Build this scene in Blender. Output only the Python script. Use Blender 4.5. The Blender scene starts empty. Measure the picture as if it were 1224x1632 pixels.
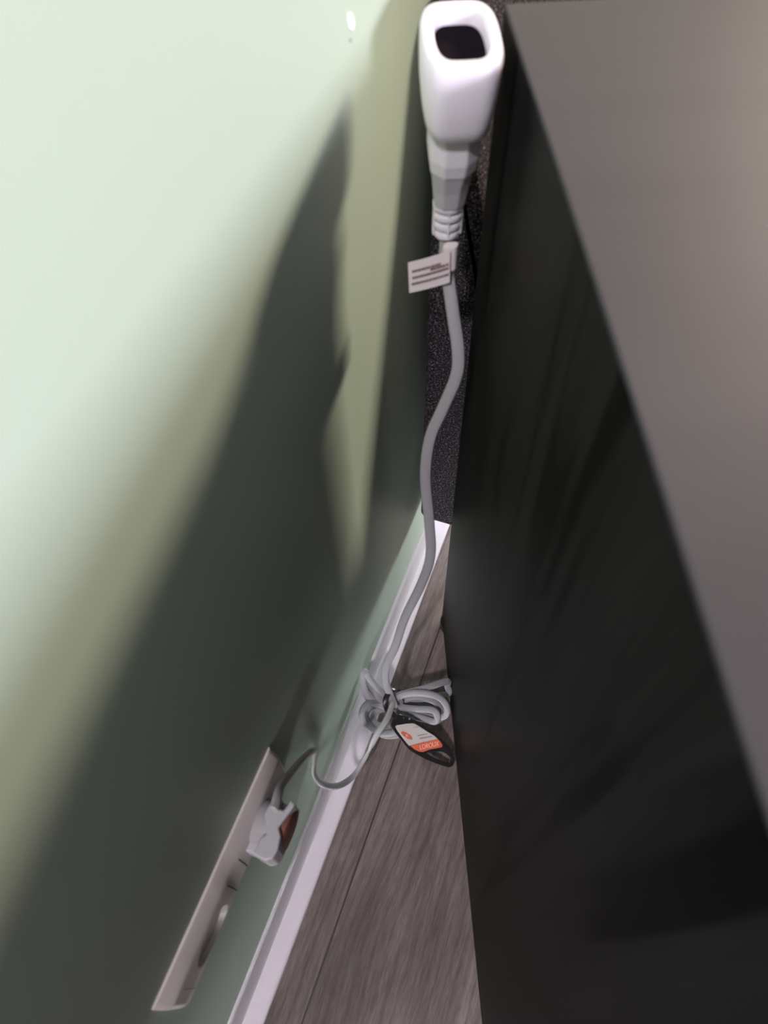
import bpy, bmesh, math, random
from mathutils import Vector, Matrix
S = bpy.context.scene
C = S.collection
# ------------------------------------------------------------------ camera
cam = bpy.data.cameras.new('camera'); camo = bpy.data.objects.new('camera', cam); C.objects.link(camo)
cam.sensor_fit = 'VERTICAL'; cam.sensor_height = 36; cam.sensor_width = 27
cam.lens = 1119 / 1632 * 36
cam.clip_start = 0.01
R = Matrix(((0.9385979, -0.27390097, 0.20979093),
            (0.34413842, 0.78651971, -0.51279186),
            (-0.02455051, 0.55350249, 0.8324856)))
camo.matrix_world = Matrix.Translation((0, 0, 0.9)) @ R.to_4x4()
cam.dof.use_dof = True; cam.dof.focus_distance = 0.86; cam.dof.aperture_fstop = 7.0
S.camera = camo
S.view_settings.view_transform = 'Standard'; S.view_settings.look = 'None'
S.view_settings.gamma = 1; S.view_settings.use_curve_mapping = False
S.view_settings.exposure = 0.0
# ------------------------------------------------------------------ world and light
W = bpy.data.worlds.new('world'); S.world = W; W.use_nodes = True
W.node_tree.nodes['Background'].inputs[0].default_value = (0.8, 0.85, 1, 1)
W.node_tree.nodes['Background'].inputs[1].default_value = 0.3

def lamp(name, loc, target, sx, sy, power, color):
    l = bpy.data.lights.new(name, 'AREA'); l.shape = 'RECTANGLE'; l.size = sx; l.size_y = sy
    l.energy = power; l.color = color
    o = bpy.data.objects.new(name, l); C.objects.link(o); o.location = loc
    o.rotation_euler = (Vector(target) - Vector(loc)).to_track_quat('-Z', 'Y').to_euler()
    return o
lamp('window_daylight', (2.8, -1.75, 1.10), (-0.1, 0.3, 0.7), 0.7, 0.66, 200, (0.82, 0.76, 0.92))
lamp('ceiling_light', (-0.12, -1.25, 2.35), (-0.12, 0.2, 0.2), 0.15, 0.15, 50, (1.0, 0.89, 0.98))
low = lamp('low_fill', (0.32, -1.7, 0.22), (-0.11, 0.2, 0.05), 0.3, 0.16, 0.4, (0.97, 0.95, 1.0)); low.data.spread = math.radians(21)  # added narrow fill from behind the camera, brightens the lower wall
lamp('floor_bounce_fill', (-0.02, 0.95, 0.08), (-0.14, 0.2, 0.10), 0.14, 0.08, 5.5, (0.95, 0.95, 1.0))  # unseen lamp added below the headboard, stands in for light off the floor
lamp('standing_light', (0.95, 2.65, 1.80), (-0.1, 0.1, 0.6), 0.36, 0.36, 122, (1.0, 0.81, 0.66))

# ------------------------------------------------------------------ helpers
def mat(name, color, rough=0.5, spec=0.5, coat=0.0):
    m = bpy.data.materials.new(name); m.use_nodes = True
    b = m.node_tree.nodes['Principled BSDF']
    b.inputs['Base Color'].default_value = (*color, 1); b.inputs['Roughness'].default_value = rough
    b.inputs['Specular IOR Level'].default_value = spec; b.inputs['Coat Weight'].default_value = coat
    return m
def N(m, t, **kw):
    n = m.node_tree.nodes.new(t)
    for k, v in kw.items(): setattr(n, k, v)
    return n
def L(m, a, b): m.node_tree.links.new(a, b)
def coords(m, scale, rot=(0, 0, 0), loc=(0, 0, 0)):
    tc = N(m, 'ShaderNodeTexCoord'); mp = N(m, 'ShaderNodeMapping')
    mp.inputs['Scale'].default_value = scale; mp.inputs['Rotation'].default_value = rot; mp.inputs['Location'].default_value = loc
    L(m, tc.outputs['Object'], mp.inputs['Vector']); return mp.outputs['Vector']
def noise(m, vec, scale=1, detail=4, rough=0.5, dist=0):
    n = N(m, 'ShaderNodeTexNoise'); n.inputs['Scale'].default_value = scale; n.inputs['Detail'].default_value = detail
    n.inputs['Roughness'].default_value = rough; n.inputs['Distortion'].default_value = dist
    L(m, vec, n.inputs['Vector']); return n.outputs['Fac']
def ramp(m, fac, stops):
    r = N(m, 'ShaderNodeValToRGB'); e = r.color_ramp.elements
    while len(e) < len(stops): e.new(0.5)
    for i, (p, c) in enumerate(stops): e[i].position = p; e[i].color = (*c, 1)
    L(m, fac, r.inputs['Fac']); return r.outputs['Color']
def bump(m, h, strength, dist=0.001):
    b = N(m, 'ShaderNodeBump'); b.inputs['Strength'].default_value = strength; b.inputs['Distance'].default_value = dist
    L(m, h, b.inputs['Height']); L(m, b.outputs['Normal'], m.node_tree.nodes['Principled BSDF'].inputs['Normal'])
def setc(m, col): L(m, col, m.node_tree.nodes['Principled BSDF'].inputs['Base Color'])
def mix(m, fac, a, b, mode='MIX'):
    n = N(m, 'ShaderNodeMix', data_type='RGBA', blend_type=mode)
    if isinstance(fac, float): n.inputs[0].default_value = fac
    else: L(m, fac, n.inputs[0])
    for i, v in ((6, a), (7, b)):
        if isinstance(v, tuple): n.inputs[i].default_value = (*v, 1)
        else: L(m, v, n.inputs[i])
    return n.outputs[2]

def link(name, bm, m, parent=None, smooth=True, bevel=0, seg=3):
    me = bpy.data.meshes.new(name)
    bmesh.ops.recalc_face_normals(bm, faces=bm.faces)
    bm.to_mesh(me); bm.free(); me.materials.append(m)
    o = bpy.data.objects.new(name, me); C.objects.link(o)
    if smooth:
        me.polygons.foreach_set('use_smooth', [True] * len(me.polygons))
        try: me.set_sharp_from_angle(angle=math.radians(40))
        except Exception: pass
    if bevel:
        b = o.modifiers.new('bevel', 'BEVEL'); b.width = bevel; b.segments = seg; b.limit_method = 'ANGLE'; b.angle_limit = math.radians(35)
        b.harden_normals = False
    if parent: o.parent = parent; o.matrix_parent_inverse = parent.matrix_basis.inverted() if False else Matrix()
    return o
def box(bm, lo, hi, M=None):
    vs = [Vector((x, y, z)) for x in (lo[0], hi[0]) for y in (lo[1], hi[1]) for z in (lo[2], hi[2])]
    if M: vs = [M @ v for v in vs]
    v = [bm.verts.new(p) for p in vs]
    for f in ((0, 1, 3, 2), (4, 6, 7, 5), (0, 4, 5, 1), (2, 3, 7, 6), (0, 2, 6, 4), (1, 5, 7, 3)): bm.faces.new([v[i] for i in f])
def loft(bm, rings, cap0=True, cap1=True, closed=False):
    R_ = [[bm.verts.new(p) for p in r] for r in rings]
    n = len(R_[0]); pairs = list(zip(R_, R_[1:]))
    if closed: pairs.append((R_[-1], R_[0]))
    for a, b in pairs:
        for i in range(n): bm.faces.new((a[i], a[(i + 1) % n], b[(i + 1) % n], b[i]))
    if not closed:
        if cap0: bm.faces.new(R_[0])
        if cap1: bm.faces.new(R_[-1])
def catmull(P, n=8, closed=False):
    P = [Vector(p) for p in P]; out = []
    m = len(P)
    for i in range(m if closed else m - 1):
        if closed: p0, p1, p2, p3 = P[(i - 1) % m], P[i], P[(i + 1) % m], P[(i + 2) % m]
        else: p0, p1, p2, p3 = P[max(i - 1, 0)], P[i], P[i + 1], P[min(i + 2, m - 1)]
        for k in range(n):
            t = k / n
            out.append(0.5 * ((2 * p1) + (-p0 + p2) * t + (2 * p0 - 5 * p1 + 4 * p2 - p3) * t * t + (-p0 + 3 * p1 - 3 * p2 + p3) * t ** 3))
    if not closed: out.append(P[-1])
    return out
def sweep(bm, P, w, t, nref=(0.1, -0.4, 0.9), sides=14, closed=False, n=8, sq=2.6):
    pts = catmull(P, n, closed); rings = []; m = len(pts)
    prev = None
    for i, p in enumerate(pts):
        a = pts[(i - 1) % m] if closed else pts[max(i - 1, 0)]; b = pts[(i + 1) % m] if closed else pts[min(i + 1, m - 1)]
        T = (b - a).normalized()
        ref = nref(i / (m - 1)) if callable(nref) else Vector(nref)
        wd = T.cross(ref)
        if wd.length < 0.25 and prev: wd = prev.copy()
        wd = (wd - wd.dot(T) * T).normalized()
        if prev and wd.dot(prev) < 0: wd = -wd
        if prev: wd = (wd * 0.4 + prev * 0.6); wd = (wd - wd.dot(T) * T).normalized()
        prev = wd; nn = T.cross(wd)
        ring = []
        for k in range(sides):
            th = 2 * math.pi * k / sides; c, s = math.cos(th), math.sin(th)
            ring.append(p + wd * (math.copysign(abs(c) ** (2 / sq), c) * w / 2) + nn * (math.copysign(abs(s) ** (2 / sq), s) * t / 2))
        rings.append(ring)
    loft(bm, rings, closed=closed)
def rrect(a, b, r, n=6, ch=1.0):
    out = []
    for cx, cy, st in ((a - r, b - r, 0), (-a + r, b - r, 90), (-a + r, -b + r, 180), (a - r, -b + r, 270)):
        for k in range(n + 1):
            th = math.radians(st + 90 * k / n); out.append((cx + r * math.cos(th), cy + r * math.sin(th)))
    return out
def curve_mesh(name, splines, M, thick, m, parent, bev=0.0):
    cu = bpy.data.curves.new(name, 'CURVE'); cu.dimensions = '2D'; cu.fill_mode = 'BOTH'; cu.extrude = thick / 2; cu.bevel_depth = bev; cu.bevel_resolution = 2
    for pts in splines:
        s = cu.splines.new('POLY'); s.points.add(len(pts) - 1); s.use_cyclic_u = True
        for i, p in enumerate(pts): s.points[i].co = (p[0], p[1], 0, 1)
    o = bpy.data.objects.new(name, cu); C.objects.link(o)
    dg = bpy.context.evaluated_depsgraph_get(); dg.update()
    me = bpy.data.meshes.new_from_object(o.evaluated_get(dg)); me.transform(M)
    bpy.data.objects.remove(o); me.materials.clear(); me.materials.append(m)
    ob = bpy.data.objects.new(name, me); C.objects.link(ob); ob.parent = parent; return ob
def text_mesh(name, body, size, M, thick, m, parent, sx=1.0):
    cu = bpy.data.curves.new(name, 'FONT'); cu.body = body; cu.size = size; cu.extrude = thick / 2; cu.align_x = 'CENTER'; cu.align_y = 'CENTER'
    o = bpy.data.objects.new(name, cu); C.objects.link(o)
    dg = bpy.context.evaluated_depsgraph_get(); dg.update()
    me = bpy.data.meshes.new_from_object(o.evaluated_get(dg)); me.transform(M @ Matrix.Diagonal((sx, 1, 1, 1)))
    bpy.data.objects.remove(o); me.materials.clear(); me.materials.append(m)
    ob = bpy.data.objects.new(name, me); C.objects.link(ob); ob.parent = parent; return ob
def tag(o, label, cat, group=None):
    o['label'] = label; o['category'] = cat
    if group: o['group'] = group
def empty(name, loc=(0, 0, 0)):
    o = bpy.data.objects.new(name, None); o.empty_display_size = 0.02; C.objects.link(o); o.location = loc; return o
def struct(o): o['kind'] = 'structure'; return o
def sub(parts, root):
    "parts were built in world coordinates: keep them there under a root that stands at its base"
    for p in parts:
        if p.parent is root: p.location = -root.location

# ------------------------------------------------------------------ materials
M_wall = mat('sage_wall_paint', (0.44, 0.56, 0.45), 0.45, 0.5)
v = coords(M_wall, (1, 1, 1)); bump(M_wall, noise(M_wall, v, 260, 3), 0.05, 0.0005)
M_wall2 = mat('dark_wall_paint', (0.14, 0.14, 0.14), 0.7)  # unseen walls and ceiling kept dark to cut bounced light
M_ceil = mat('ceiling_paint', (0.2, 0.2, 0.2), 0.8)
M_white = mat('white_lacquer', (0.74, 0.71, 0.75), 0.4)
M_skirt = mat('skirting_paint', (0.66, 0.65, 0.66), 0.45)
M_chip = mat('bare_plaster_chip', (0.92, 0.92, 0.88), 0.7)
M_speck = mat('dark_speck', (0.2, 0.26, 0.22), 0.7)

M_floor = mat('grey_oak_laminate', (0.2, 0.17, 0.15), 0.5, 0.35)
def floor_mat(m):
    tc = N(m, 'ShaderNodeTexCoord'); sp = N(m, 'ShaderNodeSeparateXYZ'); L(m, tc.outputs['Object'], sp.inputs[0])
    def mth(op, a, b=None):
        n = N(m, 'ShaderNodeMath', operation=op)
        for i, q in enumerate((a, b)):
            if q is None: continue
            if isinstance(q, (int, float)): n.inputs[i].default_value = q
            else: L(m, q, n.inputs[i])
        return n.outputs[0]
    x, y = sp.outputs[0], sp.outputs[1]
    u = mth('DIVIDE', mth('ADD', x, 0.0876), 0.192)
    fr = mth('FRACT', u); idx = mth('FLOOR', u)
    # knot warps the grain round itself
    dx = mth('MULTIPLY', mth('ADD', x, 0.056), 22.0); dy = mth('MULTIPLY', mth('SUBTRACT', y, 0.018), 9.0)
    r2 = mth('ADD', mth('MULTIPLY', dx, dx), mth('MULTIPLY', dy, dy))
    k = mth('EXPONENT', mth('MULTIPLY', r2, -1.6))
    cb = N(m, 'ShaderNodeCombineXYZ')
    L(m, mth('ADD', mth('ADD', x, mth('MULTIPLY', idx, 3.7)), mth('MULTIPLY', k, 0.011)), cb.inputs[0]); L(m, y, cb.inputs[1]); L(m, idx, cb.inputs[2])
    def mp(scale):
        q = N(m, 'ShaderNodeMapping'); q.inputs['Scale'].default_value = scale; L(m, cb.outputs[0], q.inputs[0]); return q.outputs[0]
    big = noise(m, mp((22, 5.0, 1)), 1, 5, 0.6, 0.5)
    fine = noise(m, mp((620, 46, 1)), 1, 5, 0.7, 0.3)
    mid = noise(m, mp((130, 9, 1)), 1, 4, 0.6, 0.5)
    wv = N(m, 'ShaderNodeTexWave', wave_type='BANDS', bands_direction='X'); wv.inputs['Scale'].default_value = 1
    wv.inputs['Distortion'].default_value = 4; wv.inputs['Detail'].default_value = 3; wv.inputs['Detail Scale'].default_value = 0.8
    L(m, mp((30, 2.2, 1)), wv.inputs['Vector'])
    a = ramp(m, big, [(0.32, (0.115, 0.093, 0.083)), (0.68, (0.27, 0.228, 0.208))])
    b = ramp(m, fine, [(0.35, (0.66, 0.66, 0.66)), (0.65, (1.18, 1.16, 1.15))])
    c = ramp(m, mid, [(0.3, (0.78, 0.78, 0.77)), (0.6, (1.1, 1.1, 1.1))])
    d = ramp(m, wv.outputs['Fac'], [(0.0, (0.86, 0.85, 0.84)), (0.4, (1.05, 1.05, 1.05))])
    col = mix(m, 1.0, mix(m, 1.0, mix(m, 1.0, a, b, 'MULTIPLY'), c, 'MULTIPLY'), d, 'MULTIPLY')
    col = mix(m, mth('MULTIPLY', k, 0.62), col, (0.052, 0.040, 0.035))
    seam = mth('LESS_THAN', mth('ABSOLUTE', mth('SUBTRACT', mth('FRACT', mth('ADD', u, 0.5)), 0.5)), 0.0055)
    col = mix(m, seam, col, (0.05, 0.04, 0.036))
    setc(m, col); bump(m, fine, 0.15, 0.0006)
floor_mat(M_floor)

M_cab = mat('black_brown_veneer', (0.05, 0.05, 0.05), 0.42, 0.03)
def cab_mat(m):
    v = coords(m, (26, 26, 2.0), (0.0, 0.14, 0.0))
    n1 = noise(m, v, 1, 3, 0.5, 0.7)
    n2 = noise(m, coords(m, (300, 300, 14)), 1, 4, 0.6, 0.4)
    a = ramp(m, n1, [(0.36, (0.004, 0.0038, 0.0037)), (0.45, (0.0135, 0.0128, 0.0128)), (0.7, (0.017, 0.0162, 0.0162))])
    b = ramp(m, n2, [(0.35, (0.85, 0.85, 0.85)), (0.65, (1.1, 1.1, 1.1))])
    setc(m, mix(m, 1.0, a, b, 'MULTIPLY')); bump(m, n2, 0.08, 0.0004)
cab_mat(M_cab)
M_cabtop = mat('lit_cabinet_top', (0.105, 0.096, 0.105), 0.6, 0.15)  # same black finish as the body, its lit sheen put into a lighter colour
v = coords(M_cabtop, (16, 3, 16), (0, 0, 0.9))
setc(M_cabtop, ramp(M_cabtop, noise(M_cabtop, v, 1, 4, 0.5), [(0.3, (0.050, 0.047, 0.053)), (0.7, (0.058, 0.055, 0.061))]))
M_foot = mat('black_plastic', (0.012, 0.012, 0.012), 0.4)
M_fab = mat('charcoal_tweed', (0.04, 0.038, 0.042), 0.95, 0.1)
def fab(m):
    v = coords(m, (1, 1, 1))
    n = noise(m, v, 620, 3, 0.7, 0.3)
    n2 = noise(m, coords(m, (900, 900, 260)), 1, 2, 0.6)
    a = ramp(m, n, [(0.46, (0.016, 0.014, 0.017)), (0.56, (0.06, 0.056, 0.062)), (0.66, (0.30, 0.29, 0.31))])
    b = ramp(m, n2, [(0.3, (0.5, 0.5, 0.5)), (0.7, (1.3, 1.3, 1.3))])
    setc(m, mix(m, 1.0, a, b, 'MULTIPLY')); bump(m, n, 0.9, 0.0012)
fab(M_fab)
M_plastic = mat('white_plastic', (0.84, 0.81, 0.88), 0.38)
M_plug = mat('white_moulded_plastic', (0.70, 0.70, 0.73), 0.42)
M_plugmark = mat('grey_moulded_panel', (0.46, 0.46, 0.49), 0.5)
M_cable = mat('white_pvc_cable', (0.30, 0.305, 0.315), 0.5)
M_hole = mat('black_socket_inside', (0.006, 0.004, 0.007), 0.9, 0.05)
M_plate = mat('cream_plastic', (0.68, 0.63, 0.59), 0.35)
M_gap = mat('dark_gap', (0.03, 0.028, 0.028), 0.6)
M_red = mat('red_brown_label', (0.22, 0.085, 0.062), 0.5)
M_bluegrey = mat('plug_disc_plastic', (0.36, 0.36, 0.36), 0.4)
M_plugbody = mat('wall_plug_plastic', (0.46, 0.46, 0.48), 0.45)
M_cord = mat('lit_cable_pvc', (0.42, 0.43, 0.42), 0.5)  # same cable, lighter colour standing in for stronger light near the plug
M_paper = mat('paper_label', (0.72, 0.67, 0.67), 0.6)
M_print = mat('faded_print', (0.20, 0.13, 0.14), 0.7)
M_tagblack = mat('black_tag_plastic', (0.014, 0.011, 0.012), 0.35)
M_tagwhite = mat('tag_paper', (0.50, 0.48, 0.44), 0.5)
M_orange = mat('orange_print', (0.60, 0.12, 0.055), 0.5)
M_greyink = mat('grey_ink', (0.28, 0.29, 0.30), 0.6)
M_pale = mat('pale_ink', (0.85, 0.5, 0.42), 0.6)
M_metal = mat('steel', (0.9, 0.9, 0.9), 0.15); M_metal.node_tree.nodes['Principled BSDF'].inputs['Metallic'].default_value = 1
M_wood = mat('dark_leg_wood', (0.05, 0.035, 0.025), 0.5)

# ------------------------------------------------------------------ coordinates of the flexible things (metres)
HANG=[[-0.114, 0.4135, 0.6], [-0.1045, 0.3818, 0.6136], [-0.1014, 0.3764, 0.6027], [-0.0924, 0.3646, 0.5782], [-0.0843, 0.3545, 0.5555], [-0.0826, 0.3477, 0.5383], [-0.0884, 0.3393, 0.5122], [-0.0949, 0.3308, 0.4834], [-0.0942, 0.3207, 0.4483], [-0.0859, 0.3089, 0.4053], [-0.0805, 0.2996, 0.3659], [-0.0852, 0.292, 0.3237], [-0.0985, 0.2828, 0.2586], [-0.1064, 0.2752, 0.1979], [-0.1157, 0.2701, 0.1483], [-0.1167, 0.2664, 0.1133], [-0.1096, 0.262, 0.0758], [-0.1, 0.2526, 0.066]]
LOW=[[-0.121, 0.0633, 0.3653], [-0.126, 0.0803, 0.3525], [-0.134, 0.105, 0.2992], [-0.142, 0.131, 0.237], [-0.1455, 0.1475, 0.1914], [-0.1455, 0.1415, 0.1753], [-0.143, 0.1318, 0.1608], [-0.137, 0.1318, 0.1258], [-0.128, 0.1442, 0.0805], [-0.119, 0.1654, 0.0572], [-0.113, 0.191, 0.0622], [-0.108, 0.2107, 0.0795], [-0.103, 0.2331, 0.0803], [-0.1042, 0.2579, 0.07]]
LOOPS=[[[-0.0956, 0.2629, 0.055], [-0.1175, 0.2615, 0.074], [-0.1346, 0.2659, 0.092], [-0.1439, 0.2689, 0.105], [-0.1453, 0.2645, 0.092], [-0.1361, 0.2519, 0.082], [-0.1218, 0.253, 0.066], [-0.0968, 0.266, 0.045]], [[-0.0962, 0.2646, 0.045], [-0.1154, 0.2553, 0.066], [-0.1313, 0.26, 0.078], [-0.1411, 0.2634, 0.086], [-0.1393, 0.2555, 0.078], [-0.1297, 0.2502, 0.066], [-0.1126, 0.2535, 0.055], [-0.0963, 0.2646, 0.04]], [[-0.0967, 0.266, 0.05], [-0.117, 0.2594, 0.062], [-0.1306, 0.245, 0.075], [-0.1345, 0.2318, 0.072], [-0.1293, 0.2264, 0.055], [-0.1139, 0.2266, 0.036], [-0.0967, 0.233, 0.03], [-0.0854, 0.2452, 0.03], [-0.0858, 0.2583, 0.035]], [[-0.0969, 0.2665, 0.034], [-0.1149, 0.2595, 0.05], [-0.1285, 0.2461, 0.06], [-0.1323, 0.236, 0.052], [-0.1259, 0.2318, 0.032], [-0.1107, 0.23, 0.018], [-0.0947, 0.236, 0.012], [-0.0813, 0.2501, 0.014], [-0.0827, 0.2615, 0.024]], [[-0.0957, 0.2631, 0.04], [-0.1099, 0.2567, 0.044], [-0.1226, 0.2465, 0.046], [-0.1251, 0.239, 0.036], [-0.1179, 0.2365, 0.026], [-0.1039, 0.2434, 0.02], [-0.0932, 0.2557, 0.025]], [[-0.1106, 0.2641, 0.06], [-0.0918, 0.2753, 0.066], [-0.0724, 0.2896, 0.064], [-0.0521, 0.3084, 0.056], [-0.0505, 0.3065, 0.048], [-0.0473, 0.299, 0.04], [-0.0704, 0.2857, 0.04], [-0.0973, 0.2676, 0.04]], [[-0.1026, 0.2551, 0.056], [-0.1015, 0.2659, 0.064], [-0.0875, 0.2745, 0.07], [-0.068, 0.2806, 0.07], [-0.0525, 0.2826, 0.064], [-0.0427, 0.2788, 0.052], [-0.0421, 0.2708, 0.042], [-0.0558, 0.2663, 0.036], [-0.0786, 0.2609, 0.04], [-0.0993, 0.2548, 0.046]], [[-0.1047, 0.2652, 0.044], [-0.0842, 0.2771, 0.05], [-0.063, 0.2821, 0.048], [-0.0494, 0.2794, 0.036], [-0.0495, 0.2683, 0.024], [-0.0631, 0.2649, 0.022], [-0.0829, 0.2618, 0.028], [-0.1033, 0.2608, 0.034]], [[-0.101, 0.2595, 0.05], [-0.0793, 0.2625, 0.054], [-0.0574, 0.2694, 0.052], [-0.0501, 0.265, 0.046], [-0.0523, 0.2598, 0.042], [-0.0684, 0.2596, 0.04], [-0.0857, 0.2577, 0.042], [-0.0999, 0.2563, 0.046]], [[-0.1052, 0.271, 0.032], [-0.0839, 0.2769, 0.032], [-0.0607, 0.2818, 0.032], [-0.0467, 0.2797, 0.028], [-0.0487, 0.2716, 0.02], [-0.0733, 0.2706, 0.022], [-0.1027, 0.2638, 0.026]]]
BAND=[[-0.1068, 0.2719, 0.074], [-0.1115, 0.2631, 0.08], [-0.1126, 0.2529, 0.08], [-0.1083, 0.2453, 0.074], [-0.1009, 0.2439, 0.062], [-0.0958, 0.2493, 0.044], [-0.0959, 0.2633, 0.022], [-0.1036, 0.2803, 0.022], [-0.1063, 0.2813, 0.045]]
TAG={"o": [-0.0958, 0.2385, 0.062], "e1": [0.8196, -0.1309, -0.5578], "e2": [0.3033, 0.9251, 0.2286], "n": [0.4861, -0.3566, 0.7979], "outer": [[-0.00344, -0.0027], [-0.00076, -0.00702], [0.00524, -0.0091], [0.01887, -0.01221], [0.03453, -0.01556], [0.04812, -0.01475], [0.06813, -0.01133], [0.08783, -0.00566], [0.09469, -0.00201], [0.09529, 0.00335], [0.09163, 0.00822], [0.08359, 0.01332], [0.07173, 0.01586], [0.05489, 0.0171], [0.03691, 0.01693], [0.02368, 0.01553], [0.01091, 0.01222], [0.0017, 0.00903], [-0.00332, 0.00508], [-0.0044, 0.0028]], "hole": [[0.05702, -0.00651], [0.06345, -0.00103], [0.07268, 0.00559], [0.08016, 0.0069], [0.08841, 0.0061], [0.08923, 0.00249], [0.08913, -0.00089], [0.07709, -0.00443], [0.06461, -0.00696]], "white": [[0.00407, -0.00477], [0.0083, 0.00086], [0.01943, 0.01047], [0.02627, 0.01232], [0.04199, 0.01362], [0.0588, 0.01451], [0.04517, 0.00075], [0.03442, -0.01103], [0.03201, -0.01243], [0.02636, -0.01129], [0.01619, -0.00889]], "orange": [[0.03447, -0.01182], [0.04533, 0.00055], [0.0588, 0.01451], [0.06347, 0.014], [0.06814, 0.01243], [0.06964, 0.01011], [0.06389, 0.00443], [0.05767, -0.00135], [0.05257, -0.00843], [0.04752, -0.01105], [0.04125, -0.01213]], "logo": [[0.01442, -0.00598], [0.01552, -0.0037], [0.02041, -0.00246], [0.02585, -0.00189], [0.03031, -0.003], [0.03117, -0.0048], [0.0287, -0.00614], [0.02324, -0.00743], [0.01717, -0.0072]], "l1": [[0.03394, 0.00282], [0.04324, 0.01207], [0.04436, 0.01158], [0.03505, 0.00233]], "l2": [[0.03788, 0.00207], [0.04967, 0.01307], [0.05122, 0.01234], [0.03974, 0.00125]], "l3": [[0.02355, 0.00758], [0.02786, 0.01153], [0.0286, 0.01121], [0.02429, 0.00725]], "text": [[0.04138, -0.0064], [0.06003, 0.01222]], "tb": [[0.04691, -0.00735], [0.06433, 0.0099]], "lug": [[-0.01114, 0.00538], [-0.00943, 0.00758], [-0.00451, 0.00684], [-0.00165, 0.00519], [-0.00322, 0.00207], [-0.00772, 0.00259]], "rv": [[0.00672, 0.00936], [0.01346, 0.01272]]}
FLAG=[[-0.1252, 0.372, 0.61], [-0.0975, 0.372, 0.6256], [-0.0964, 0.372, 0.6071], [-0.1241, 0.372, 0.5863]]

# ------------------------------------------------------------------ the room
XW = -0.1493
bm = bmesh.new(); box(bm, (XW - 0.1, -2.2, 0), (XW, 3.6, 2.6)); struct(link('wall_left', bm, M_wall, smooth=False))
bm = bmesh.new(); box(bm, (XW, -2.2, -0.05), (2.95, 3.6, 0)); struct(link('floor', bm, M_floor, smooth=False))
bm = bmesh.new(); box(bm, (XW - 0.1, -2.3, 2.6), (3.05, 3.7, 2.7)); struct(link('ceiling', bm, M_ceil, smooth=False))
bm = bmesh.new(); box(bm, (XW - 0.1, 3.6, 0), (3.05, 3.7, 2.6)); struct(link('wall_back', bm, M_wall2, smooth=False))
bm = bmesh.new(); box(bm, (XW - 0.1, -2.3, 0), (3.05, -2.2, 2.6)); struct(link('wall_front', bm, M_wall2, smooth=False))
bm = bmesh.new(); box(bm, (2.95, -2.2, 0), (3.05, 3.6, 2.6)); struct(link('wall_right', bm, M_wall2, smooth=False))
# skirting board with a rounded top edge, and the flat white strip laid on the floor in front of it
def prof(name, pts, y0, y1, m):
    bm = bmesh.new(); loft(bm, [[Vector((x, y, z)) for x, z in pts] for y in (y0, y1)]); return struct(link(name, bm, m, smooth=False))
prof('baseboard_left', [(XW, 0), (XW + 0.0040, 0), (XW + 0.0040, 0.0615), (XW + 0.0034, 0.0632), (XW + 0.002, 0.0642), (XW, 0.0644)], -2.2, 3.6, M_skirt)
prof('trim_1', [(XW + 0.004, 0), (XW + 0.0248, 0), (XW + 0.0248, 0.003), (XW + 0.0236, 0.0044), (XW + 0.0215, 0.005), (XW + 0.004, 0.005)], -2.2, 3.6, M_white)
# chipped paint and a speck on the wall
root = empty('paint_chip', (XW, 0.349, 0.76))
bm = bmesh.new()
ch = [(0.0, 0.0), (0.0016, 0.003), (0.0022, 0.008), (0.0012, 0.013), (-0.0008, 0.0155), (-0.0018, 0.010), (-0.0018, 0.004)]
loft(bm, [[Vector((XW + dx, 0.3518 + p[0] * 1.5 - p[1] * 0.18, 0.7465 + p[1] * 0.6)) for p in ch] for dx in (-0.0005, 0.0004)])
o = link('chip', bm, M_chip, root, smooth=False)
bm = bmesh.new()
loft(bm, [[Vector((XW + dx, 0.3485 + 0.0010 * math.cos(a), 0.7438 + 0.0009 * math.sin(a))) for a in [i * math.pi / 4 for i in range(8)]] for dx in (-0.0005, 0.0003)])
link('speck', bm, M_speck, root, smooth=False)
sub(root.children, root); tag(root, 'small pale vertical chip in the green wall paint with a dark speck below it', 'paint chip')

# ------------------------------------------------------------------ black cabinet standing at an angle to the wall
root = empty('cabinet', (-0.0895, 0.414, 0)); root.rotation_euler = (0, 0, math.atan2(-0.9225, 0.386))
HC = 0.742
bm = bmesh.new(); box(bm, (0.0, 0.0, 0.003), (1.25, 0.40, HC - 0.0025)); link('body', bm, M_cab, root, smooth=False, bevel=0.0012)
bm = bmesh.new(); box(bm, (0.0, 0.0, HC - 0.0025), (1.25, 0.405, HC)); link('top_panel', bm, M_cabtop, root, smooth=False, bevel=0.001)
for i in range(3):
    x0 = 0.02 + i * 0.406
    bm = bmesh.new(); box(bm, (x0, 0.40, 0.04), (x0 + 0.40, 0.418, HC - 0.024)); d = link('door', bm, M_cab, root, smooth=False, bevel=0.0015)
    bm = bmesh.new(); sweep(bm, [(x0 + 0.37, 0.418, 0.5), (x0 + 0.37, 0.438, 0.51), (x0 + 0.37, 0.438, 0.59), (x0 + 0.37, 0.418, 0.6)], 0.008, 0.008, (1, 0, 0)); link('handle', bm, M_metal, d)
bm = bmesh.new()
loft(bm, [[Vector((0.012 + 0.016 * math.cos(a), 0.0125 + 0.016 * math.sin(a), z)) for a in [i * math.pi / 12 for i in range(24)]] for z in (0, 0.014)])
link('foot', bm, M_foot, root)
tag(root, 'black wooden cabinet with top coloured grey for its sheen, standing askew beside the green wall', 'cabinet')

# ------------------------------------------------------------------ charcoal tweed headboard against the wall
HY, HT, HZ0, HZ1 = 0.471, 0.115, 0.146, 0.722
root = empty('headboard', (XW + HT / 2, HY, 0))
bm = bmesh.new(); rings = []
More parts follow.
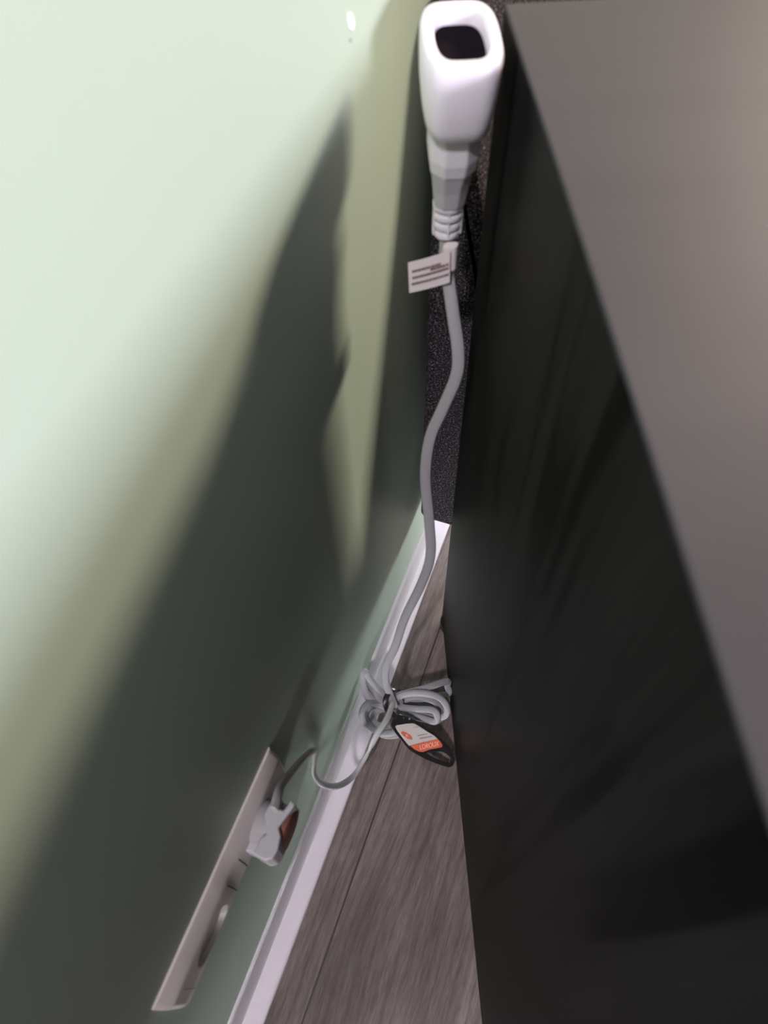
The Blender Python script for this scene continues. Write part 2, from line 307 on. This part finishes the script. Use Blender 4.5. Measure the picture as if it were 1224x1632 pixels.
# rounded soft box, near end slightly bulging
def hb_ring(y, inset):
    c = [(XW + 0.005, HZ0), (0.0, HZ0), (0.0, 0.25), (-0.063, 0.426), (-0.136, HZ1), (XW + 0.005, HZ1)]   # (x, z): the back slopes towards the wall
    out = []; n = len(c); P = []
    for i in range(n):
        p0, p1, p2 = Vector(c[i - 1]), Vector(c[i]), Vector(c[(i + 1) % n])
        d0 = (p1 - p0).normalized(); d1 = (p2 - p1).normalized(); n0 = Vector((-d0.y, d0.x)); n1 = Vector((-d1.y, d1.x))
        m = (n0 + n1).normalized(); P.append(p1 + m * (inset / max(0.3, m.dot(n0))))
    for i in range(n):
        p0, p1, p2 = P[i - 1], P[i], P[(i + 1) % n]; rr = min(0.010, (p0 - p1).length * 0.45, (p2 - p1).length * 0.45)
        a = p1 + (p0 - p1).normalized() * rr; b = p1 + (p2 - p1).normalized() * rr
        for k in range(6):
            s = k / 5; q = a * (1 - s) ** 2 + p1 * (2 * s * (1 - s)) + b * s * s; out.append(Vector((q.x, y, q.y)))
    return out
for y, ins in ((HY, 0.012), (HY - 0.0015, 0.008), (HY + 0.0005, 0.004), (HY + 0.004, 0.001), (HY + 0.010, 0.0), (HY + 1.59, 0.0), (HY + 1.6, 0.01)): rings.append(hb_ring(y, ins))
loft(bm, rings); link('upholstery', bm, M_fab, root)
for y in (HY + 0.75, HY + 1.4):
    bm = bmesh.new(); box(bm, (XW + 0.045, y, 0), (XW + 0.095, y + 0.06, HZ0 + 0.01)); link('leg', bm, M_wood, root, smooth=False, bevel=0.003)
sub(root.children, root); tag(root, 'charcoal tweed headboard end raised above the skirting behind the black cabinet', 'headboard')

# ------------------------------------------------------------------ white oval power coupler with its plug and cable
CW = Vector((-0.1004, 0.3721, 0.7437))
U = Vector((0.91866, 0.395048, -0.0011)).normalized(); V = Vector((0.39269, -0.913476, -0.10656)).normalized(); Wx = U.cross(V).normalized()
if Wx.z > 0: Wx = -Wx
KS = 0.927
def sect(a, b, r, l, cx=0.0, cy=0.0, n=6):
    a *= KS; b *= KS; r *= KS; l *= KS
    out = []
    for i in range(48):
        th = 2 * math.pi * i / 48; c, s = math.cos(th), math.sin(th)
        out.append(CW + U * (math.copysign(abs(c) ** (2 / 4.2), c) * a) + V * (math.copysign(abs(s) ** (2 / 2.7), s) * b) + Wx * l)
    return out
coup = empty('power_coupler', CW + Wx * 0.05)
bm = bmesh.new()
A_, B_ = 0.0214, 0.033
out = [(A_ - 0.0035, B_ - 0.0035, 0.0), (A_ - 0.001, B_ - 0.001, 0.0009), (A_, B_, 0.0035), (A_, B_, 0.012), (A_ - 0.0004, B_ - 0.001, 0.024), (A_ - 0.0018, B_ - 0.004, 0.037), (A_ - 0.0032, B_ - 0.0062, 0.044), (A_ - 0.0055, B_ - 0.009, 0.0462)]
inn = [(A_ - 0.0058, B_ - 0.0080, 0.0), (A_ - 0.0070, B_ - 0.0094, 0.0009), (A_ - 0.0075, B_ - 0.0098, 0.003), (A_ - 0.0078, B_ - 0.0102, 0.0125)]
rings = [sect(a, b, min(a, b) * 0.62, l) for a, b, l in reversed(inn)] + [sect(a, b, min(a, b) * 0.62, l) for a, b, l in out]
loft(bm, rings); link('shell', bm, M_plastic, coup)
bm = bmesh.new(); loft(bm, [sect(A_ - 0.0074, B_ - 0.0098, 0.007, l) for l in (0.0085, 0.0122)]); link('contact_insert', bm, M_hole, coup, smooth=False)
sub(coup.children, coup); tag(coup, 'white oval power coupler with a black opening beside the cabinet top edge', 'connector')
for p in coup.children: pass

cab = empty('power_cable', (-0.095, 0.25, 0.0))
# inline plug pushed into the coupler from below
bm = bmesh.new()
def hexs(a, b, l, ch=0.42, cx=0.0):   # chamfered section, ridge towards -x corner of the camera side
    pts = [(a, b * 0.55), (a * 0.45, b), (-a * 0.45, b), (-a, b * 0.55), (-a, -b * 0.55), (-a * 0.45, -b), (a * 0.45, -b), (a, -b * 0.55)]
    return [CW + (U * (p[0] + cx) + V * p[1] + Wx * l) * KS for p in pts]
loft(bm, [hexs(0.0150, 0.0185, 0.0455), hexs(0.0150, 0.0185, 0.066), hexs(0.0138, 0.0165, 0.076)])
link('inline_plug', bm, M_plug, cab, smooth=False, bevel=0.0012)
bm = bmesh.new(); loft(bm, [hexs(0.0132, 0.0158, 0.0755), hexs(0.0112, 0.0120, 0.090), hexs(0.0098, 0.0100, 0.1035)])
link('plug_grip', bm, M_plugmark, cab, smooth=False, bevel=0.001)['label'] = 'grey tapering grip'
bm = bmesh.new()
def oval(a, b, l, n=24): return [CW + (U * (a * math.cos(t)) + V * (b * math.sin(t)) + Wx * l) * KS for t in [2 * math.pi * i / n for i in range(n)]]
rr = []
for k in range(4):
    l0 = 0.1030 + k * 0.0074; s = 1 - 0.05 * k
    rr += [oval(0.0101 * s, 0.0090 * s, l0), oval(0.0105 * s, 0.0094 * s, l0 + 0.0008), oval(0.0105 * s, 0.0094 * s, l0 + 0.0034), oval(0.0101 * s, 0.0090 * s, l0 + 0.0042)]
    if k < 3: rr += [oval(0.0060, 0.0054, l0 + 0.0046), oval(0.0060, 0.0054, l0 + 0.0070)]
loft(bm, rr)
for s in (-1, 1):
    loft(bm, [[CW + (U * (s * 0.0092 + p[0]) + V * p[1] + Wx * l) * KS for p in rrect(0.0007, 0.003, 0.0006, 3)] for l in (0.1035, 0.128)])
loft(bm, [[CW + (U * p[0] + V * (0.0074 + p[1]) + Wx * l) * KS for p in rrect(0.0009, 0.0012, 0.0006, 3)] for l in (0.1035, 0.128)])
link('strain_relief', bm, M_plug, cab)
bm = bmesh.new()
sweep(bm, [CW + Wx * 0.122 * KS] + [Vector(p) for p in HANG[1:]], 0.0088, 0.0044, lambda t: Vector((0.1, -0.5, 0.85)) if t > 0.15 else Vector((0.15, -0.95, 0.1)))
link('hanging_cord', bm, M_cable, cab)
for i, P in enumerate(LOOPS):
    bm = bmesh.new(); sweep(bm, P, 0.0082, 0.0042, (0.05, -0.3, 0.95), n=9); link('coiled_loop', bm, M_cable, cab)
bm = bmesh.new(); sweep(bm, LOW, 0.0074, 0.0040, lambda t: Vector((0.6, -0.2, 0.75)) if t < 0.35 else Vector((0.85, 0.35, 0.35)) if t < 0.8 else Vector((0.5, -0.3, 0.8)), n=10)
link('wall_cord', bm, M_cord, cab)
# wall plug (flat round head, grip and clamp)
pc = Vector((0, 0.058, 0.309))
bm = bmesh.new()
def disc(r, x, n=40): return [Vector((x, pc.y + r * math.cos(t), pc.z + r * math.sin(t))) for t in [2 * math.pi * i / n for i in range(n)]]
loft(bm, [disc(0.0175, -0.141), disc(0.0185, -0.139), disc(0.0185, -0.119), disc(0.0178, -0.1165), disc(0.016, -0.1155)])
wp = link('wall_plug', bm, M_bluegrey, cab); wp['label'] = 'greyish round plug head'
bm = bmesh.new(); loft(bm, [disc(0.0184, -0.1195), disc(0.0188, -0.1188), disc(0.0180, -0.1160), disc(0.0165, -0.1150), disc(0.006, -0.1148)])
link('plug_label', bm, M_red, wp)['label'] = 'reddish brown outer face'
bm = bmesh.new()
top = [(0.0335, -0.1300), (0.0325, -0.1200), (0.0360, -0.1150), (0.0430, -0.1140), (0.0520, -0.1160), (0.0570, -0.1200), (0.0640, -0.1180), (0.0765, -0.1150), (0.0775, -0.1195), (0.0690, -0.1215), (0.0690, -0.1255), (0.0770, -0.1275), (0.0765, -0.1325), (0.0620, -0.1345), (0.0540, -0.1290), (0.0500, -0.1270), (0.0450, -0.1300)]
loft(bm, [[Vector((x, y, z)) for y, x in top] for z in (0.300, 0.3325)])
link('plug_clamp', bm, M_plugbody, wp, smooth=False, bevel=0.0016)
bm = bmesh.new(); box(bm, (-0.1405, 0.0345, 0.298), (-0.130, 0.054, 0.3170)); link('plug_neck', bm, M_plugbody, wp, smooth=False, bevel=0.002)
sub(cab.children, cab)
tag(cab, 'white flat power cable hanging down the gap, coiled and plugged into the wall', 'cable')

# paper flag on the cable below the plug
root = empty('cable_flag', FLAG[0])
f = [Vector(p) for p in FLAG]; ex = (f[1] - f[0]); ez = (f[3] - f[0]); nn = ex.cross(ez).normalized()
if nn.y > 0: nn = -nn
bm = bmesh.new(); n_ = 10; fr_ = []; bk = []
def fp(u, w, off): return f[0] + ex * u + ez * w + nn * (off + 0.0008 * math.sin(u * 3.0))
for off in (0.0062, 0.0058):
    fr_.append([[fp(i / n_, w, off) for i in range(n_ + 1)] for w in (0, 1)])
loft(bm, [[fr_[0][0][i], fr_[0][1][i], fr_[1][1][i], fr_[1][0][i]] for i in range(n_ + 1)])
link('paper', bm, M_paper, root, smooth=False)
bm = bmesh.new(); random.seed(4)
for w0, u0, u1 in ((0.27, 0.10, 0.80), (0.36, 0.55, 0.98), (0.48, 0.10, 0.98), (0.68, 0.08, 0.98)):
    u = u0
    while u < u1:
        du = random.uniform(0.03, 0.08); a, b = fp(u, w0, 0.0066), fp(min(u + du, u1), w0, 0.0066)
        c_, d_ = fp(min(u + du, u1), w0 + 0.075, 0.0066), fp(u, w0 + 0.075, 0.0066)
        q = [a, b, c_, d_]; loft(bm, [q, [x - nn * 0.0005 for x in q]]); u += du + random.uniform(0.006, 0.014)
link('printed_lines', bm, M_print, root, smooth=False)
bm = bmesh.new()   # the wrap round the cord
e = f[1] + nn * 0.0
loft(bm, [[Vector((e.x - 0.0018 + p[0], e.y + 0.001 + p[1], z_ + (p[0] - 0.004) * 0.25)) for p in rrect(0.0046, 0.0036, 0.0028, 4)] for z_ in (f[2].z + 0.001, f[1].z - 0.0005)])
link('wrap', bm, M_paper, root)
sub(root.children, root); tag(root, 'small white printed paper flag wrapped round the hanging cable below its plug', 'label')

# black band and hang tag
root = empty('cable_tie', (-0.1, 0.26, 0.0))
bm = bmesh.new(); sweep(bm, BAND, 0.0062, 0.0018, lambda t: Vector((0, 0.2, 1)), closed=True); link('band', bm, M_tagblack, root)
o = Vector(TAG['o']); e1 = Vector(TAG['e1']); e2 = Vector(TAG['e2']); nz = Vector(TAG['n'])
def frame(off, rot=0.0, at=(0, 0)):
    c, s = math.cos(rot), math.sin(rot); X = e1 * c + e2 * s; Y = nz.cross(X)
    P = o + e1 * at[0] + e2 * at[1] + nz * off
    return Matrix(((X.x, Y.x, nz.x, P.x), (X.y, Y.y, nz.y, P.y), (X.z, Y.z, nz.z, P.z), (0, 0, 0, 1)))
def sm(pts, n=4): return [(p.x, p.y) for p in catmull([(a, b, 0) for a, b in pts], n, True)]
hand = curve_mesh('tag_frame', [sm(TAG['outer']), sm(TAG['hole'])], frame(0), 0.0016, M_tagblack, root, 0.0006)
curve_mesh('lug', [sm(TAG['lug'])], frame(0.0005), 0.003, M_tagblack, root, 0.0006)
curve_mesh('tag_card', [sm(TAG['white'], 2)], frame(0.0018), 0.0006, M_tagwhite, root)
curve_mesh('orange_band', [TAG['orange']], frame(0.0020), 0.0007, M_orange, root)
curve_mesh('orange_logo', [sm(TAG['logo'])], frame(0.0022), 0.0004, M_orange, root)
curve_mesh('grey_print', [TAG['l1'], TAG['l2'], TAG['l3']], frame(0.0022), 0.0004, M_greyink, root)
a, b = TAG['tb']; ang = math.atan2(b[1] - a[1], b[0] - a[0])
text_mesh('band_lettering', 'LOROUX', 0.0085, frame(0.0025, ang, ((a[0] + b[0]) / 2 - 0.0012, (a[1] + b[1]) / 2 + 0.0008)), 0.0003, M_pale, root, 0.72)
text_mesh('logo_mark', 'R', 0.0052, frame(0.0026, ang, (0.0228, -0.0048)), 0.0003, M_pale, root)
for p, r in zip(TAG['rv'], (0.0009, 0.0015)):
    bm = bmesh.new(); bmesh.ops.create_uvsphere(bm, u_segments=16, v_segments=8, radius=r, matrix=Matrix.Translation(o + e1 * p[0] + e2 * p[1] + nz * 0.0016)); link('rivet', bm, M_metal, root)
sub(root.children, root); tag(root, 'black strap with oblong white and orange hang tag round the coiled cable', 'cable tie')

# ------------------------------------------------------------------ cream wall socket plate
root = empty('socket_plate', (XW, 0.018, 0.27))
Y0, Y1, Z0, Z1, TH = -0.0725, 0.106, 0.2685, 0.3445, 0.0085
def pl_ring(y, k=1.0):
    # cushion section: thin at top and bottom edges
    zs = [(0.0, 0.0), (0.0012, 0.0030), (0.008, 0.0062), (0.020, 0.0078), (0.030, 0.0084), (0.045, TH), (0.055, TH), (0.059, 0.0082), (0.062, 0.0075), (0.0725, 0.0030), (0.0750, 0.0017), (0.0760, 0.0)]
    return [Vector((XW + dx * k, y, Z0 + dz)) for dz, dx in zs]
bm = bmesh.new(); loft(bm, [pl_ring(y, k) for y, k in ((Y0, 0.35), (Y0 + 0.0015, 0.75), (Y0 + 0.005, 1.0), (-0.04, 1.0), (-0.02, 1.0), (0.0, 1.0), (0.0088, 1.0), (0.0115, 0.9), (0.0255, 0.9), (0.028, 1.0), (0.045, 1.0), (0.07, 1.0), (Y1 - 0.005, 1.0), (Y1 - 0.0015, 0.75), (Y1, 0.35))])
plate = link('cover_frame', bm, M_plate)
# round recess of the near socket, cut into the plate
cut_bm = bmesh.new(); bmesh.ops.create_cone(cut_bm, cap_ends=True, segments=48, radius1=0.0195, radius2=0.0245, depth=0.014, matrix=Matrix.Translation((XW + 0.0025 + 0.007, -0.0235, 0.2985)) @ Matrix.Rotation(math.pi / 2, 4, 'Y'))
bmesh.ops.recalc_face_normals(cut_bm, faces=cut_bm.faces)
me = bpy.data.meshes.new('cut'); cut_bm.to_mesh(me); cut_bm.free(); cut = bpy.data.objects.new('cut', me); C.objects.link(cut)
bo = plate.modifiers.new('b', 'BOOLEAN'); bo.object = cut; bo.operation = 'DIFFERENCE'; bo.solver = 'EXACT'
bpy.context.view_layer.update(); dg = bpy.context.evaluated_depsgraph_get(); me2 = bpy.data.meshes.new_from_object(plate.evaluated_get(dg)); plate.modifiers.clear(); plate.data = me2
bpy.data.objects.remove(cut); plate.parent = root
plate.data.polygons.foreach_set('use_smooth', [True] * len(plate.data.polygons)); plate.data.set_sharp_from_angle(angle=math.radians(30))
bm = bmesh.new()
def ringc(r, x, n=40): return [Vector((x, -0.0235 + r * math.cos(t), 0.2985 + r * math.sin(t))) for t in [2 * math.pi * i / n for i in range(n)]]
loft(bm, [ringc(0.0170, XW + 0.0010), ringc(0.0168, XW + 0.0026)]); rec = link('socket_well', bm, M_plate, root)
for dy in (-0.0095, 0.0095):
    bm = bmesh.new(); bmesh.ops.create_cone(bm, cap_ends=True, segments=16, radius1=0.0024, radius2=0.0024, depth=0.001, matrix=Matrix.Translation((XW + 0.0027, -0.0235 + dy, 0.2985)) @ Matrix.Rotation(math.pi / 2, 4, 'Y')); link('pin_hole', bm, M_gap, rec, smooth=False)
# dividing gaps between the inserts, following the cushion section
def gap(y, w, z0, z1, m, raise_=0.0004):
    zs = [0.0012, 0.008, 0.020, 0.030, 0.045, 0.055, 0.059, 0.062, 0.0725]; th = [0.0030, 0.0062, 0.0078, 0.0084, TH, TH, 0.0082, 0.0075, 0.0030]
    def d(z):
        for (a, ta), (b, tb) in zip(zip(zs, th), zip(zs[1:], th[1:])):
            if a <= z <= b: return ta + (tb - ta) * (z - a) / (b - a)
        return 0.004
    bm = bmesh.new(); q = []
    n = 10
    for i in range(n + 1):
        z = z0 + (z1 - z0) * i / n; X = XW + d(z)
        q.append([Vector((X - 0.001, y - w / 2, Z0 + z)), Vector((X + raise_, y - w / 2, Z0 + z)), Vector((X + raise_, y + w / 2, Z0 + z)), Vector((X - 0.001, y + w / 2, Z0 + z))])
    loft(bm, q); return link('insert_gap', bm, m, root, smooth=False)
gap(0.0275, 0.0009, 0.0015, 0.055, M_gap, 0.0002); gap(0.0092, 0.0009, 0.0015, 0.055, M_gap, 0.0002); gap(-0.0580, 0.0005, 0.006, 0.050, M_greyink, 0.0001)
sub(root.children, root); tag(root, 'long cream socket plate on the green wall above the white skirting', 'wall socket')
